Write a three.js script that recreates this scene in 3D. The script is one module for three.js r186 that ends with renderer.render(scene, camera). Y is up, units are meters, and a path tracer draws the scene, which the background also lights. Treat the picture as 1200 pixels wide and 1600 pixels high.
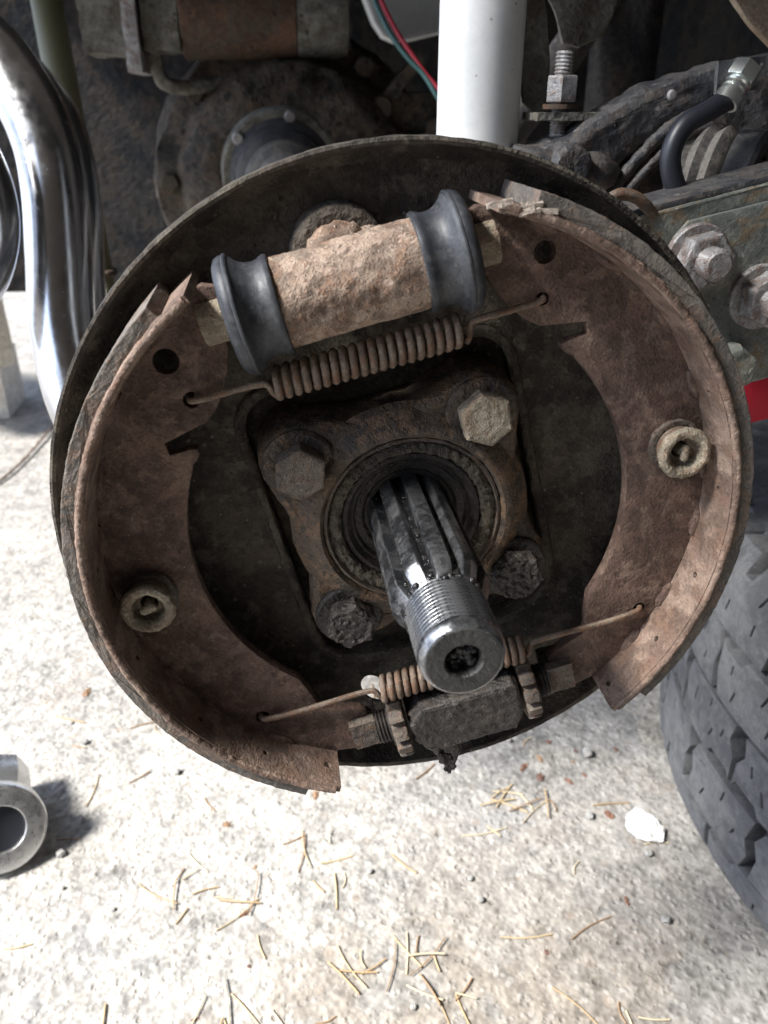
import * as THREE from 'three';
import { mergeGeometries, mergeVertices, toCreasedNormals } from 'three/addons/utils/BufferGeometryUtils.js';
import { Brush, Evaluator, SUBTRACTION } from 'three-bvh-csg';
import { createNoise3D } from 'simplex-noise';

// ------------------------------------------------------------------ camera, sky, sun, exposure
const scene = new THREE.Scene();
const HUB = 0.36;                                       // height of the axle centre above the floor, metres
const camera = new THREE.PerspectiveCamera(65, 0.75, 0.01, 200);
{
  const p = 27.12 * Math.PI / 180, w = 7.85 * Math.PI / 180;
  camera.focus = 0.3; camera.userData.fStop = 15;
  camera.position.set(-0.046, HUB + 0.1369, 0.2646);
  camera.lookAt(-0.046 + Math.sin(w) * Math.cos(p), HUB + 0.1369 - Math.sin(p), 0.2646 - Math.cos(w) * Math.cos(p));
}
const SUN = new THREE.Vector3(-0.66, 0.735, 0.15).normalize();
{
  const w = 256, h = 128, d = new Float32Array(w * h * 4);
  for (let j = 0; j < h; j++) for (let i = 0; i < w; i++) {
    const el = ((j + 0.5) / h - 0.5) * Math.PI, az = ((i + 0.5) / w - 0.5) * 2 * Math.PI;
    const dir = new THREE.Vector3(Math.cos(el) * Math.cos(az), Math.sin(el), Math.cos(el) * Math.sin(az));
    const t = Math.pow(Math.max(0, Math.sin(el)), 0.55), g = Math.pow(Math.max(0, dir.dot(SUN)), 5) * 0.5;
    const k = 4 * (j * w + i);
    d[k] = (0.74 * (1 - t) + 0.34 * t) + g; d[k + 1] = (0.85 * (1 - t) + 0.49 * t) + g; d[k + 2] = (1.04 * (1 - t) + 0.82 * t) + g; d[k + 3] = 1;
  }
  const sky = new THREE.DataTexture(d, w, h, THREE.RGBAFormat, THREE.FloatType);
  sky.mapping = THREE.EquirectangularReflectionMapping; sky.magFilter = sky.minFilter = THREE.LinearFilter; sky.needsUpdate = true;
  scene.background = sky; scene.environment = sky; scene.backgroundIntensity = 1; scene.environmentIntensity = 1;
}
const sun = new THREE.DirectionalLight(new THREE.Color(1, 0.97, 0.925), 4.2);
sun.position.copy(SUN).multiplyScalar(4); sun.castShadow = true; sun.shadow.radius = 26; sun.shadow.mapSize.set(4096, 4096);
Object.assign(sun.shadow.camera, { left: -1.5, right: 1.5, top: 1.5, bottom: -1.5, near: 0.1, far: 9 });
scene.add(sun, sun.target);
const renderer = new THREE.WebGLRenderer({ antialias: true });
renderer.toneMapping = THREE.LinearToneMapping; renderer.toneMappingExposure = 3.05; renderer.shadowMap.enabled = true;

// ------------------------------------------------------------------ random numbers, noise, textures
function rng(s) { return () => { s = (s + 0x6d2b79f5) | 0; let t = Math.imul(s ^ (s >>> 15), 1 | s); t = (t + Math.imul(t ^ (t >>> 7), 61 | t)) ^ t; return ((t ^ (t >>> 14)) >>> 0) / 4294967296; }; }
const n3 = createNoise3D(rng(11));
const fb3 = (x, y, z) => n3(x, y, z) * 0.55 + n3(x * 2.1 + 7, y * 2.1, z * 2.1) * 0.28 + n3(x * 4.3, y * 4.3 + 3, z * 4.3) * 0.17;
function fbm(N, period, octaves, gain, seed) {           // tiling value noise, 0..1
  const o = new Float32Array(N * N), r = rng(seed); let amp = 1, sum = 0;
  for (let k = 0; k < octaves; k++) {
    const p = Math.min(N, Math.round(period * 2 ** k)), tab = new Float32Array(p * p); for (let i = 0; i < p * p; i++) tab[i] = r();
    const ix = new Int32Array(N), jx = new Int32Array(N), f = new Float32Array(N);
    for (let i = 0; i < N; i++) { const x = i * p / N, a = Math.floor(x), t = x - a; ix[i] = a % p; jx[i] = (a + 1) % p; f[i] = t * t * (3 - 2 * t); }
    for (let y = 0; y < N; y++) for (let x = 0; x < N; x++) {
      const a = tab[ix[y] * p + ix[x]], b = tab[ix[y] * p + jx[x]], c = tab[jx[y] * p + ix[x]], d = tab[jx[y] * p + jx[x]];
      o[y * N + x] += amp * ((a + (b - a) * f[x]) * (1 - f[y]) + (c + (d - c) * f[x]) * f[y]);
    }
    sum += amp; amp *= gain;
  }
  for (let i = 0; i < o.length; i++) o[i] = Math.min(1, Math.max(0, (o[i] / sum - 0.5) * 1.7 + 0.5));
  return o;
}
function spots(N, n, r0, r1, seed) {                      // scattered irregular specks, 0..1
  const o = new Float32Array(N * N), r = rng(seed);
  for (let k = 0; k < n; k++) {
    const cx = r() * N, cy = r() * N, R = r0 + (r1 - r0) * r() ** 3, e = 0.55 + 0.45 * r(), an = r() * 3.14, ca = Math.cos(an), sa = Math.sin(an), v = 0.4 + 0.6 * r(), m = Math.ceil(R) + 1;
    for (let y = -m; y <= m; y++) for (let x = -m; x <= m; x++) {
      const a = (x * ca + y * sa) / R, b = (-x * sa + y * ca) / (R * e), q = a * a + b * b;
      if (q < 1) { const i = ((Math.floor(cy) + y + N) % N) * N + (Math.floor(cx) + x + N) % N; o[i] = Math.max(o[i], v * Math.min(1, 2.4 * (1 - q))); }
    }
  }
  return o;
}
const s8 = (v) => Math.round(255 * Math.min(1, Math.max(0, v <= 0.0031308 ? 12.92 * v : 1.055 * v ** (1 / 2.4) - 0.055)));
const ss = (a, b, x) => { const t = Math.min(1, Math.max(0, (x - a) / (b - a))); return t * t * (3 - 2 * t); };
function tex(N, pixel, srgb) {
  const d = new Uint8Array(N * N * 4);
  for (let i = 0; i < N * N; i++) { const c = pixel(i); for (let k = 0; k < 3; k++) d[4 * i + k] = srgb ? s8(c[k]) : Math.round(255 * Math.min(1, Math.max(0, c[k]))); d[4 * i + 3] = 255; }
  const t = new THREE.DataTexture(d, N, N); t.wrapS = t.wrapT = THREE.RepeatWrapping; t.magFilter = THREE.LinearFilter; t.minFilter = THREE.LinearMipmapLinearFilter; t.generateMipmaps = true;
  if (srgb) t.colorSpace = THREE.SRGBColorSpace; t.needsUpdate = true; return t;
}
const mix = (a, b, t) => [a[0] + (b[0] - a[0]) * t, a[1] + (b[1] - a[1]) * t, a[2] + (b[2] - a[2]) * t];
// a weathered surface: two tones in patches, a third in blotches, light and dark specks, a pitted relief
function weathered({ N = 1024, seed, a, b, c = null, cAmt = 0.5, light = null, nLight = 0, dark = null, nDark = 0, sp = [1, 6], bump = 0.0003, rough = [0.75, 0.95], metal = 0, grain = 0.5, crack = 0, flake = 0, tile = 80, extra = {} }) {
  const A = fbm(N, 5, 6, 0.6, seed), B = fbm(N, 9, 5, 0.62, seed + 1), F = fbm(N, 90, 3, 0.75, seed + 2), L = nLight ? spots(N, nLight, ...sp, seed + 3) : null, D = nDark ? spots(N, nDark, ...sp, seed + 4) : null;
  const M = fbm(N, 28, 4, 0.62, seed + 5), K = flake ? fbm(N, 11, 6, 0.66, seed + 6) : null, scale = (i) => ss(0.515, 0.54, K[i]);
  const map = tex(N, (i) => {
    let k = mix(a, b, ss(0.3, 0.7, A[i] * 0.75 + M[i] * 0.25));
    if (c) k = mix(k, c, cAmt * ss(0.5, 0.68, B[i] * 0.7 + M[i] * 0.3));
    const g = 1 + grain * (F[i] - 0.5) + 0.35 * grain * (M[i] - 0.5); k = [k[0] * g, k[1] * g, k[2] * g];
    if (K) { const q = 1 - 0.34 * flake * scale(i); k = [k[0] * q, k[1] * q, k[2] * q]; }
    if (L) k = mix(k, light, L[i] * 0.85);
    if (D) k = mix(k, dark, D[i] * 0.85);
    return k;
  }, true);
  const bm = tex(N, (i) => {
    let h = 0.42 * M[i] + 0.3 * F[i] + 0.2 * A[i];
    if (crack) { const q = Math.abs(B[i] - 0.5) + 0.25 * Math.abs(M[i] - 0.5); h -= crack * (1 - ss(0, 0.035, q)); }
    if (K) h -= 0.22 * flake * scale(i);
    if (L) h += 0.3 * L[i]; if (D) h -= 0.35 * D[i];
    return [h, h, h];
  });
  const rm = rough[0] >= 0.6 ? null : tex(N / 2, (i) => { const j = (Math.floor(i / (N / 2)) * 2) * N + (i % (N / 2)) * 2, v = rough[0] + (rough[1] - rough[0]) * (0.6 * M[j] + 0.4 * A[j]); return [v, v, v]; });
  const m = new THREE.MeshPhysicalMaterial({ map, bumpMap: bm, bumpScale: bump, roughnessMap: rm, roughness: rm ? 1 : (rough[0] + rough[1]) / 2, metalness: metal, ...extra });
  m.userData.tile = tile; return m;
}
const plain = (color, o = {}) => { const m = new THREE.MeshPhysicalMaterial({ color: new THREE.Color().setRGB(...color), roughness: 0.7, ...o }); m.userData.tile = 100; return m; };

const M = {
  web: weathered({ seed: 100, tile: 70, a: [0.09, 0.054, 0.041], b: [0.145, 0.092, 0.069], c: [0.185, 0.132, 0.1], cAmt: 0.5, flake: 0.8, light: [0.30, 0.22, 0.16], nLight: 500, dark: [0.045, 0.025, 0.022], nDark: 260, sp: [1, 5], bump: 0.0006, rough: [0.7, 0.95] }),
  table: weathered({ seed: 120, tile: 60, a: [0.15, 0.1, 0.076], b: [0.24, 0.172, 0.134], c: [0.16, 0.092, 0.06], cAmt: 0.55, light: [0.36, 0.28, 0.225], nLight: 300, dark: [0.06, 0.035, 0.028], nDark: 340, sp: [1, 5], bump: 0.0006, flake: 0.7 }),
  lining: weathered({ seed: 140, tile: 50, a: [0.10, 0.09, 0.08], b: [0.16, 0.14, 0.12], c: [0.2, 0.13, 0.09], light: [0.4, 0.36, 0.3], nLight: 500, dark: [0.03, 0.03, 0.03], nDark: 500, sp: [1, 5], bump: 0.0005 }),
  plate: weathered({ seed: 160, tile: 110, a: [0.038, 0.03, 0.024], b: [0.078, 0.063, 0.048], c: [0.105, 0.092, 0.07], cAmt: 0.7, light: [0.16, 0.14, 0.11], nLight: 400, dark: [0.018, 0.015, 0.013], nDark: 260, sp: [2, 9], bump: 0.0009, crack: 0.22, flake: 0.8 }),
  cap: weathered({ seed: 180, tile: 70, a: [0.042, 0.033, 0.026], b: [0.095, 0.07, 0.05], c: [0.22, 0.13, 0.07], cAmt: 0.45, light: [0.3, 0.2, 0.12], nLight: 160, dark: [0.015, 0.012, 0.01], nDark: 500, sp: [2, 10], bump: 0.0009, crack: 0.15, rough: [0.45, 0.9] }),
  cylinder: weathered({ seed: 200, tile: 55, a: [0.2, 0.134, 0.097], b: [0.345, 0.26, 0.198], c: [0.22, 0.12, 0.072], cAmt: 0.65, flake: 1, light: [0.5, 0.44, 0.37], nLight: 420, dark: [0.1, 0.06, 0.06], nDark: 620, sp: [1.5, 7], bump: 0.0006 }),
  dusty: weathered({ seed: 220, tile: 40, a: [0.22, 0.19, 0.14], b: [0.33, 0.28, 0.21], c: [0.2, 0.12, 0.07], cAmt: 0.5, light: [0.48, 0.43, 0.35], nLight: 400, dark: [0.07, 0.05, 0.04], nDark: 300, sp: [2, 9], bump: 0.0008 }),
  spring: weathered({ seed: 240, tile: 24, a: [0.12, 0.085, 0.06], b: [0.22, 0.17, 0.13], c: [0.17, 0.08, 0.04], cAmt: 0.7, light: [0.36, 0.3, 0.24], nLight: 300, dark: [0.04, 0.03, 0.02], nDark: 200, sp: [2, 9], bump: 0.0004, rough: [0.5, 0.85] }),
  bolt: weathered({ seed: 260, tile: 36, a: [0.075, 0.06, 0.05], b: [0.14, 0.115, 0.09], c: [0.13, 0.07, 0.04], cAmt: 0.5, light: [0.26, 0.22, 0.18], nLight: 250, dark: [0.02, 0.018, 0.015], nDark: 350, sp: [2, 14], bump: 0.0007, rough: [0.5, 0.85] }),
  mud: weathered({ seed: 280, tile: 30, a: [0.045, 0.038, 0.03], b: [0.115, 0.096, 0.07], light: [0.2, 0.17, 0.13], nLight: 300, dark: [0.012, 0.012, 0.012], nDark: 700, sp: [2, 12], bump: 0.0015, rough: [0.75, 1] }),
  steel: weathered({ N: 512, seed: 300, tile: 40, a: [0.1, 0.104, 0.112], b: [0.25, 0.255, 0.262], dark: [0.02, 0.02, 0.024], nDark: 420, light: [0.55, 0.56, 0.58], nLight: 60, sp: [1, 7], bump: 0.00004, rough: [0.22, 0.5], metal: 0.9, extra: { clearcoat: 0.4, clearcoatRoughness: 0.15 } }),
  grease: weathered({ N: 512, seed: 320, tile: 26, a: [0.008, 0.008, 0.009], b: [0.02, 0.019, 0.018], bump: 0.0004, rough: [0.14, 0.34] }),
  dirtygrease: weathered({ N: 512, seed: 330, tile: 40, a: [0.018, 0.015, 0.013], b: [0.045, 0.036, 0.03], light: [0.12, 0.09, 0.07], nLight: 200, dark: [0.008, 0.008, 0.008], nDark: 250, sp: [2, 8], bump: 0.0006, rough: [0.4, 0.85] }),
  oiled: weathered({ N: 512, seed: 335, tile: 30, a: [0.018, 0.018, 0.018], b: [0.045, 0.043, 0.04], light: [0.14, 0.13, 0.12], nLight: 60, sp: [1, 6], bump: 0.0003, rough: [0.3, 0.6], metal: 0.15 }),
  rubber: weathered({ N: 512, seed: 340, tile: 60, a: [0.028, 0.031, 0.037], b: [0.046, 0.05, 0.057], c: [0.075, 0.075, 0.075], cAmt: 0.4, light: [0.16, 0.15, 0.13], nLight: 160, sp: [1, 4], bump: 0.0001, rough: [0.42, 0.62] }),
  bootdark: weathered({ N: 512, seed: 350, tile: 70, a: [0.03, 0.031, 0.035], b: [0.06, 0.058, 0.056], light: [0.15, 0.13, 0.11], nLight: 60, sp: [2, 6], bump: 0.0002, rough: [0.6, 0.9] }),
  tyre: weathered({ seed: 360, tile: 130, a: [0.06, 0.062, 0.066], b: [0.09, 0.092, 0.096], c: [0.115, 0.115, 0.115], cAmt: 0.4, light: [0.26, 0.25, 0.23], nLight: 380, dark: [0.03, 0.03, 0.03], nDark: 150, sp: [1, 4], bump: 0.0003, rough: [0.75, 0.95], grain: 0.3 }),
  stainless: weathered({ N: 512, seed: 380, tile: 120, a: [0.58, 0.585, 0.6], b: [0.66, 0.66, 0.67], dark: [0.2, 0.17, 0.15], nDark: 70, sp: [0.6, 3], bump: 0.00003, rough: [0.14, 0.3], metal: 1, grain: 0.06 }),
  chrome: weathered({ N: 512, seed: 390, tile: 60, a: [0.5, 0.5, 0.5], b: [0.62, 0.62, 0.61], dark: [0.16, 0.13, 0.11], nDark: 90, sp: [1, 5], bump: 0.00008, rough: [0.2, 0.4], metal: 0.9, grain: 0.1 }),
  painted: weathered({ N: 512, seed: 400, tile: 150, a: [0.74, 0.75, 0.73], b: [0.8, 0.8, 0.78], dark: [0.3, 0.26, 0.21], nDark: 60, sp: [0.6, 4.5], bump: 0.00005, rough: [0.3, 0.5], grain: 0.05 }),
  olive: weathered({ seed: 420, tile: 90, a: [0.14, 0.15, 0.135], b: [0.22, 0.225, 0.195], c: [0.2, 0.135, 0.07], cAmt: 0.65, light: [0.36, 0.36, 0.34], nLight: 350, dark: [0.05, 0.06, 0.075], nDark: 420, sp: [2, 9], bump: 0.0003, rough: [0.5, 0.8] }),
  zinc: weathered({ N: 512, seed: 440, tile: 40, a: [0.26, 0.25, 0.245], b: [0.4, 0.39, 0.385], c: [0.17, 0.105, 0.075], cAmt: 0.6, light: [0.5, 0.49, 0.48], nLight: 80, dark: [0.09, 0.06, 0.045], nDark: 130, sp: [2, 8], bump: 0.0004, rough: [0.4, 0.75], metal: 0.25 }),
  underseal: weathered({ N: 512, seed: 460, tile: 260, a: [0.014, 0.015, 0.017], b: [0.03, 0.028, 0.027], c: [0.042, 0.033, 0.025], cAmt: 0.5, bump: 0.002, rough: [0.7, 0.95], extra: { specularIntensity: 0.25 } }),
  casting: weathered({ N: 512, seed: 480, tile: 150, a: [0.036, 0.032, 0.027], b: [0.075, 0.064, 0.05], c: [0.085, 0.056, 0.038], cAmt: 0.6, dark: [0.012, 0.012, 0.012], nDark: 200, sp: [3, 14], bump: 0.0016, rough: [0.7, 0.95], extra: { specularIntensity: 0.3 } }),
  armpaint: weathered({ N: 512, seed: 500, tile: 90, a: [0.035, 0.036, 0.04], b: [0.075, 0.072, 0.07], c: [0.09, 0.07, 0.055], cAmt: 0.5, light: [0.22, 0.2, 0.18], nLight: 70, dark: [0.012, 0.012, 0.013], nDark: 140, sp: [2, 9], bump: 0.0006, rough: [0.45, 0.8] }),
  rustcan: weathered({ N: 512, seed: 520, tile: 120, a: [0.066, 0.036, 0.022], b: [0.11, 0.06, 0.035], c: [0.06, 0.05, 0.035], cAmt: 0.7, dark: [0.03, 0.02, 0.015], nDark: 120, sp: [3, 12], bump: 0.0007 }),
  alloy: weathered({ N: 512, seed: 540, tile: 120, a: [0.105, 0.1, 0.083], b: [0.18, 0.172, 0.145], c: [0.07, 0.057, 0.04], cAmt: 0.7, dark: [0.03, 0.035, 0.03], nDark: 160, sp: [3, 14], bump: 0.0007 }),
  red: plain([0.55, 0.02, 0.045], { roughness: 0.4 }), redwire: plain([0.42, 0.03, 0.05], { roughness: 0.45 }), greenwire: plain([0.03, 0.09, 0.085], { roughness: 0.45 }),
  hose: plain([0.016, 0.018, 0.024], { roughness: 0.42 }), bare: plain([0.62, 0.65, 0.62], { metalness: 0.9, roughness: 0.24 }),
  tan: weathered({ N: 512, seed: 560, tile: 80, a: [0.26, 0.2, 0.14], b: [0.36, 0.29, 0.21], c: [0.2, 0.12, 0.07], bump: 0.0005 }),
  wood: weathered({ N: 512, seed: 580, tile: 200, a: [0.6, 0.57, 0.51], b: [0.7, 0.67, 0.61], dark: [0.25, 0.2, 0.15], nDark: 50, sp: [2, 8], bump: 0.0005 }),
  bushrubber: weathered({ N: 512, seed: 620, tile: 60, a: [0.07, 0.065, 0.06], b: [0.16, 0.145, 0.125], bump: 0.0004 }),
  addedShed: plain([0.14, 0.12, 0.1], { roughness: 0.9 }),
  khaki: plain([0.11, 0.105, 0.055], { roughness: 0.6 }),
  paper: plain([0.68, 0.68, 0.66], { roughness: 0.85 }), stone: plain([0.26, 0.255, 0.24], { roughness: 0.8 }),
  chip: weathered({ N: 512, seed: 600, tile: 20, a: [0.4, 0.34, 0.28], b: [0.52, 0.45, 0.38], bump: 0.0004 }),
  needles: [[0.36, 0.25, 0.13], [0.46, 0.35, 0.2], [0.27, 0.17, 0.09], [0.52, 0.43, 0.29]].map((c) => plain(c, { roughness: 0.6 })),
  bark: [[0.17, 0.085, 0.055], [0.24, 0.15, 0.09], [0.12, 0.065, 0.05]].map((c) => plain(c, { roughness: 0.85 })),
};
// concrete: cement paste with exposed aggregate, pits, dusty and oily patches, plus shade painted in beside the tyre (1.6 m tile)
{
  const N = 2048, A = fbm(N, 4, 6, 0.58, 700), B = fbm(N, 40, 5, 0.72, 701), F = fbm(N, 420, 2, 0.8, 702), S1 = spots(N, 70000, 0.9, 3.4, 703), S2 = spots(N, 60000, 0.9, 3.6, 704), S3 = spots(N, 4200, 1, 6, 705), O = fbm(N, 7, 6, 0.62, 706), G = fbm(N, 130, 3, 0.7, 707);
  const map = tex(N, (i) => {
    let k = mix([0.25, 0.235, 0.211], [0.315, 0.299, 0.273], ss(0.25, 0.75, A[i]));
    const wx = ((i % N) / N * 1.6 - 17 % 1.6 + 3.2 + 0.8) % 1.6 - 0.8, wz = (Math.floor(i / N) / N * 1.6 - 7 % 1.6 + 3.2 + 0.8) % 1.6 - 0.8;   // place on the floor, metres
    const soil = ss(0.5, 0.62, 0.62 * O[i] + 0.38 * B[i] + 0.34 * Math.exp(-(((wx - 0.06) / 0.2) ** 2) - ((wz + 0.02) / 0.1) ** 2) - 0.2), oilAndShade = ss(0.5, 0.66, 0.6 * A[i] + 0.4 * B[i] + 0.56 * Math.exp(-(((wx - 0.16) / 0.15) ** 2) - ((wz + 0.25) / 0.11) ** 2) - 0.27);
    k = mix(k, [0.2, 0.168, 0.132], 0.65 * soil); k = mix(k, [0.13, 0.13, 0.132], 0.8 * oilAndShade);  // the large dark patch puts the drum shadow into the floor colour
    k = mix(k, [0.27, 0.262, 0.25], 0.4 * ss(0.56, 0.74, O[i] * 0.75 + B[i] * 0.25)); 
    const g = 1 + 0.42 * (B[i] - 0.5) + 0.5 * (G[i] - 0.5) + 0.5 * (F[i] - 0.5); k = [k[0] * g, k[1] * g, k[2] * g];
    k = mix(k, [0.46, 0.445, 0.415], 0.42 * S1[i]); k = mix(k, [0.2, 0.18, 0.16], 0.5 * S2[i] * ss(0.45, 0.7, G[i])); k = mix(k, [0.26, 0.2, 0.15], 0.5 * S3[i]);
    return k;
  }, true);
  const bm = tex(N, (i) => { const h = 0.34 * B[i] + 0.34 * G[i] + 0.2 * F[i] + 0.2 * S1[i] - 0.3 * S2[i] + 0.1; return [h, h, h]; });
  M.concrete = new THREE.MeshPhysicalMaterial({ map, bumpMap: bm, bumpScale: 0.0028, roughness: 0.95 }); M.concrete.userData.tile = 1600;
}

// ------------------------------------------------------------------ builders (millimetres, axle centre at 0,0,0; v up, z out of the wheel)
const V = (x, y, z = 0) => new THREE.Vector3(x, y, z), TILT = 14.2 * Math.PI / 180;
const taken = {};
function numbered(n) { const k = taken[n] = (taken[n] ?? -1) + 1; return k ? n + '_' + String(k).padStart(3, '0') : n; }
function boxUV(g, tile, round) {
  const p = g.attributes.position, n = p.count, uv = new Float32Array(n * 2), a = V(0, 0), b = V(0, 0), c = V(0, 0);
  for (let i = 0; i < n; i += 3) {
    a.fromBufferAttribute(p, i); b.fromBufferAttribute(p, i + 1); c.fromBufferAttribute(p, i + 2);
    const f = b.clone().sub(a).cross(c.clone().sub(a)), x = Math.abs(f.x), y = Math.abs(f.y), z = Math.abs(f.z);
    [a, b, c].forEach((q, k) => { const [s, t] = round && z < 1.2 * Math.hypot(x, y) ? (Math.abs(f.x * a.y - f.y * a.x) > 0.7 * Math.hypot(f.x, f.y) * Math.hypot(a.x, a.y) ? [Math.hypot(q.x, q.y), q.z] : [Math.atan2(q.x, q.y) * 112, q.z + 40]) : z >= x && z >= y ? [q.x, q.y] : x >= y ? [q.z + 31, q.y + 13] : [q.x + 17, q.z + 7]; uv[2 * (i + k)] = s / tile; uv[2 * (i + k) + 1] = t / tile; });
  }
  g.setAttribute('uv', new THREE.BufferAttribute(uv, 2)); return g;
}
function clean(g, crease = 0.6) {
  g = g.index ? g.toNonIndexed() : g.clone(); for (const k of Object.keys(g.attributes)) if (k !== 'position' && k !== 'normal') g.deleteAttribute(k);
  if (crease !== null) { g.deleteAttribute('normal'); g = toCreasedNormals(mergeVertices(g, 1e-3), crease); if (g.index) g = g.toNonIndexed(); }
  return g;
}
// thing(): a group at pivot (mm). turned = true when its geometry is given in the tilted frame of the brake
let cur = null;
function thing(name, label, category, pivot = [0, 0, 0], { turned = false, group } = {}) {
  const o = new THREE.Group(); o.name = numbered(name); o.userData = { label, category }; if (group) o.userData.group = group;
  const p = V(...pivot); o.userData.pivot = undefined; delete o.userData.pivot;
  const w = p.clone(); if (turned) { w.applyAxisAngle(V(0, 0, 1), TILT); o.rotation.z = TILT; }
  o.position.set(w.x / 1000, w.y / 1000 + HUB, w.z / 1000); scene.add(o); cur = { o, p }; return o;
}
function part(name, geos, mat, parent = cur.o, crease = 0.6, round = false) {
  const list = (Array.isArray(geos) ? geos : [geos]).map((g) => clean(g, crease)); let g = list.length > 1 ? mergeGeometries(list) : list[0];
  boxUV(g, mat.userData.tile || 100, round); g.translate(-cur.p.x, -cur.p.y, -cur.p.z); g.scale(0.001, 0.001, 0.001);
  const m = new THREE.Mesh(g, mat); m.name = name; m.castShadow = m.receiveShadow = true; parent.add(m); return m;
}
const latheZ = (pts, seg = 96) => new THREE.LatheGeometry(pts.map(([r, z]) => new THREE.Vector2(Math.max(r, 1e-4), z)), seg).rotateX(Math.PI / 2);
const latheX = (pts, seg = 72) => new THREE.LatheGeometry(pts.map(([u, r]) => new THREE.Vector2(Math.max(r, 1e-4), u)), seg).rotateZ(-Math.PI / 2);
const toDir = (g, from, dir, at) => g.applyQuaternion(new THREE.Quaternion().setFromUnitVectors(from, dir.clone().normalize())).translate(...at);
const shape = (pts) => { const s = new THREE.Shape(); pts.forEach(([x, y], i) => (i ? s.lineTo(x, y) : s.moveTo(x, y))); s.closePath(); return s; };
function ext(s, z0, z1, bevel = 0.5, curve = 24) {
  const b = Math.min(bevel, (z1 - z0) / 2.2);
  return new THREE.ExtrudeGeometry(s, { depth: z1 - z0 - 2 * b, bevelEnabled: b > 0, bevelThickness: b, bevelSize: b, bevelOffset: -b, bevelSegments: 2, curveSegments: curve }).translate(0, 0, z0 + b);
}
const hole = (s, x, y, r) => { const h = new THREE.Path(); h.absarc(x, y, r, 0, Math.PI * 2, true); s.holes.push(h); return s; };
const tube = (pts, r, seg = 60, rad = 12) => new THREE.TubeGeometry(new THREE.CatmullRomCurve3(pts.map((p) => V(...p)), false, 'centripetal'), seg, r, rad, false);
const ball = (x, y, z, r, sx = 1, sy = 1, sz = 1, d = 3) => new THREE.IcosahedronGeometry(r, d).scale(sx, sy, sz).translate(x, y, z);
const poly = (n, r, rot = 0) => shape(Array.from({ length: n }, (_, i) => [r * Math.cos(rot + i * 2 * Math.PI / n), r * Math.sin(rot + i * 2 * Math.PI / n)]));
function rough(g, amp, freq, mask) {                      // crust: pushes the vertices along their normals
  g = mergeVertices((() => { const q = g.index ? g.toNonIndexed() : g.clone(); q.deleteAttribute('uv'); q.deleteAttribute('normal'); return q; })(), 1e-3); g.computeVertexNormals();
  const p = g.attributes.position, n = g.attributes.normal;
  for (let i = 0; i < p.count; i++) { const x = p.getX(i), y = p.getY(i), z = p.getZ(i), d = amp * fb3(x * freq, y * freq, z * freq) * (mask ? mask(x, y, z) : 1); p.setXYZ(i, x + n.getX(i) * d, y + n.getY(i) * d, z + n.getZ(i) * d); }
  return g;
}
function subdivide(g, max) {                              // splits every long edge so that rough() has vertices to move
  g = g.index ? g.toNonIndexed() : g; let p = g.attributes.position.array;
  for (let pass = 0; pass < 8; pass++) {
    const o = []; let cut = false;
    for (let i = 0; i < p.length; i += 9) {
      const t = [[p[i], p[i + 1], p[i + 2]], [p[i + 3], p[i + 4], p[i + 5]], [p[i + 6], p[i + 7], p[i + 8]]];
      const m = [0, 1, 2].map((k) => { const a = t[k], b = t[(k + 1) % 3]; return Math.hypot(a[0] - b[0], a[1] - b[1], a[2] - b[2]) > max ? [(a[0] + b[0]) / 2, (a[1] + b[1]) / 2, (a[2] + b[2]) / 2] : null; }), n = m.filter(Boolean).length;
      if (!n) { o.push(...t[0], ...t[1], ...t[2]); continue; }
      cut = true;
      if (n === 3) o.push(...t[0], ...m[0], ...m[2], ...m[0], ...t[1], ...m[1], ...m[2], ...m[1], ...t[2], ...m[0], ...m[1], ...m[2]);
      else if (n === 1) { const k = m.findIndex(Boolean), A = t[k], B = t[(k + 1) % 3], C = t[(k + 2) % 3]; o.push(...A, ...m[k], ...C, ...m[k], ...B, ...C); }
      else { const k = m.findIndex((q) => !q), A = t[k], B = t[(k + 1) % 3], C = t[(k + 2) % 3], x = m[(k + 1) % 3], y = m[(k + 2) % 3]; o.push(...x, ...C, ...y, ...A, ...B, ...x, ...A, ...x, ...y); }
    }
    p = o; if (!cut) break;
  }
  const r = new THREE.BufferGeometry(); r.setAttribute('position', new THREE.Float32BufferAttribute(p, 3)); return r;
}
const structure = (name, g, mat, y) => { g = boxUV(clean(g, null), mat.userData.tile / 1000); const m = new THREE.Mesh(g, mat); m.name = name; m.position.y = y; m.userData.kind = 'structure'; m.receiveShadow = true; scene.add(m); return m; };
const polar = (r, deg) => [r * Math.sin(deg * Math.PI / 180), r * Math.cos(deg * Math.PI / 180)];   // angle from the top of the brake, clockwise

// ------------------------------------------------------------------ setting
structure('ground', new THREE.PlaneGeometry(60, 60, 1, 1).rotateX(-Math.PI / 2), M.concrete, 0);

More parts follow.
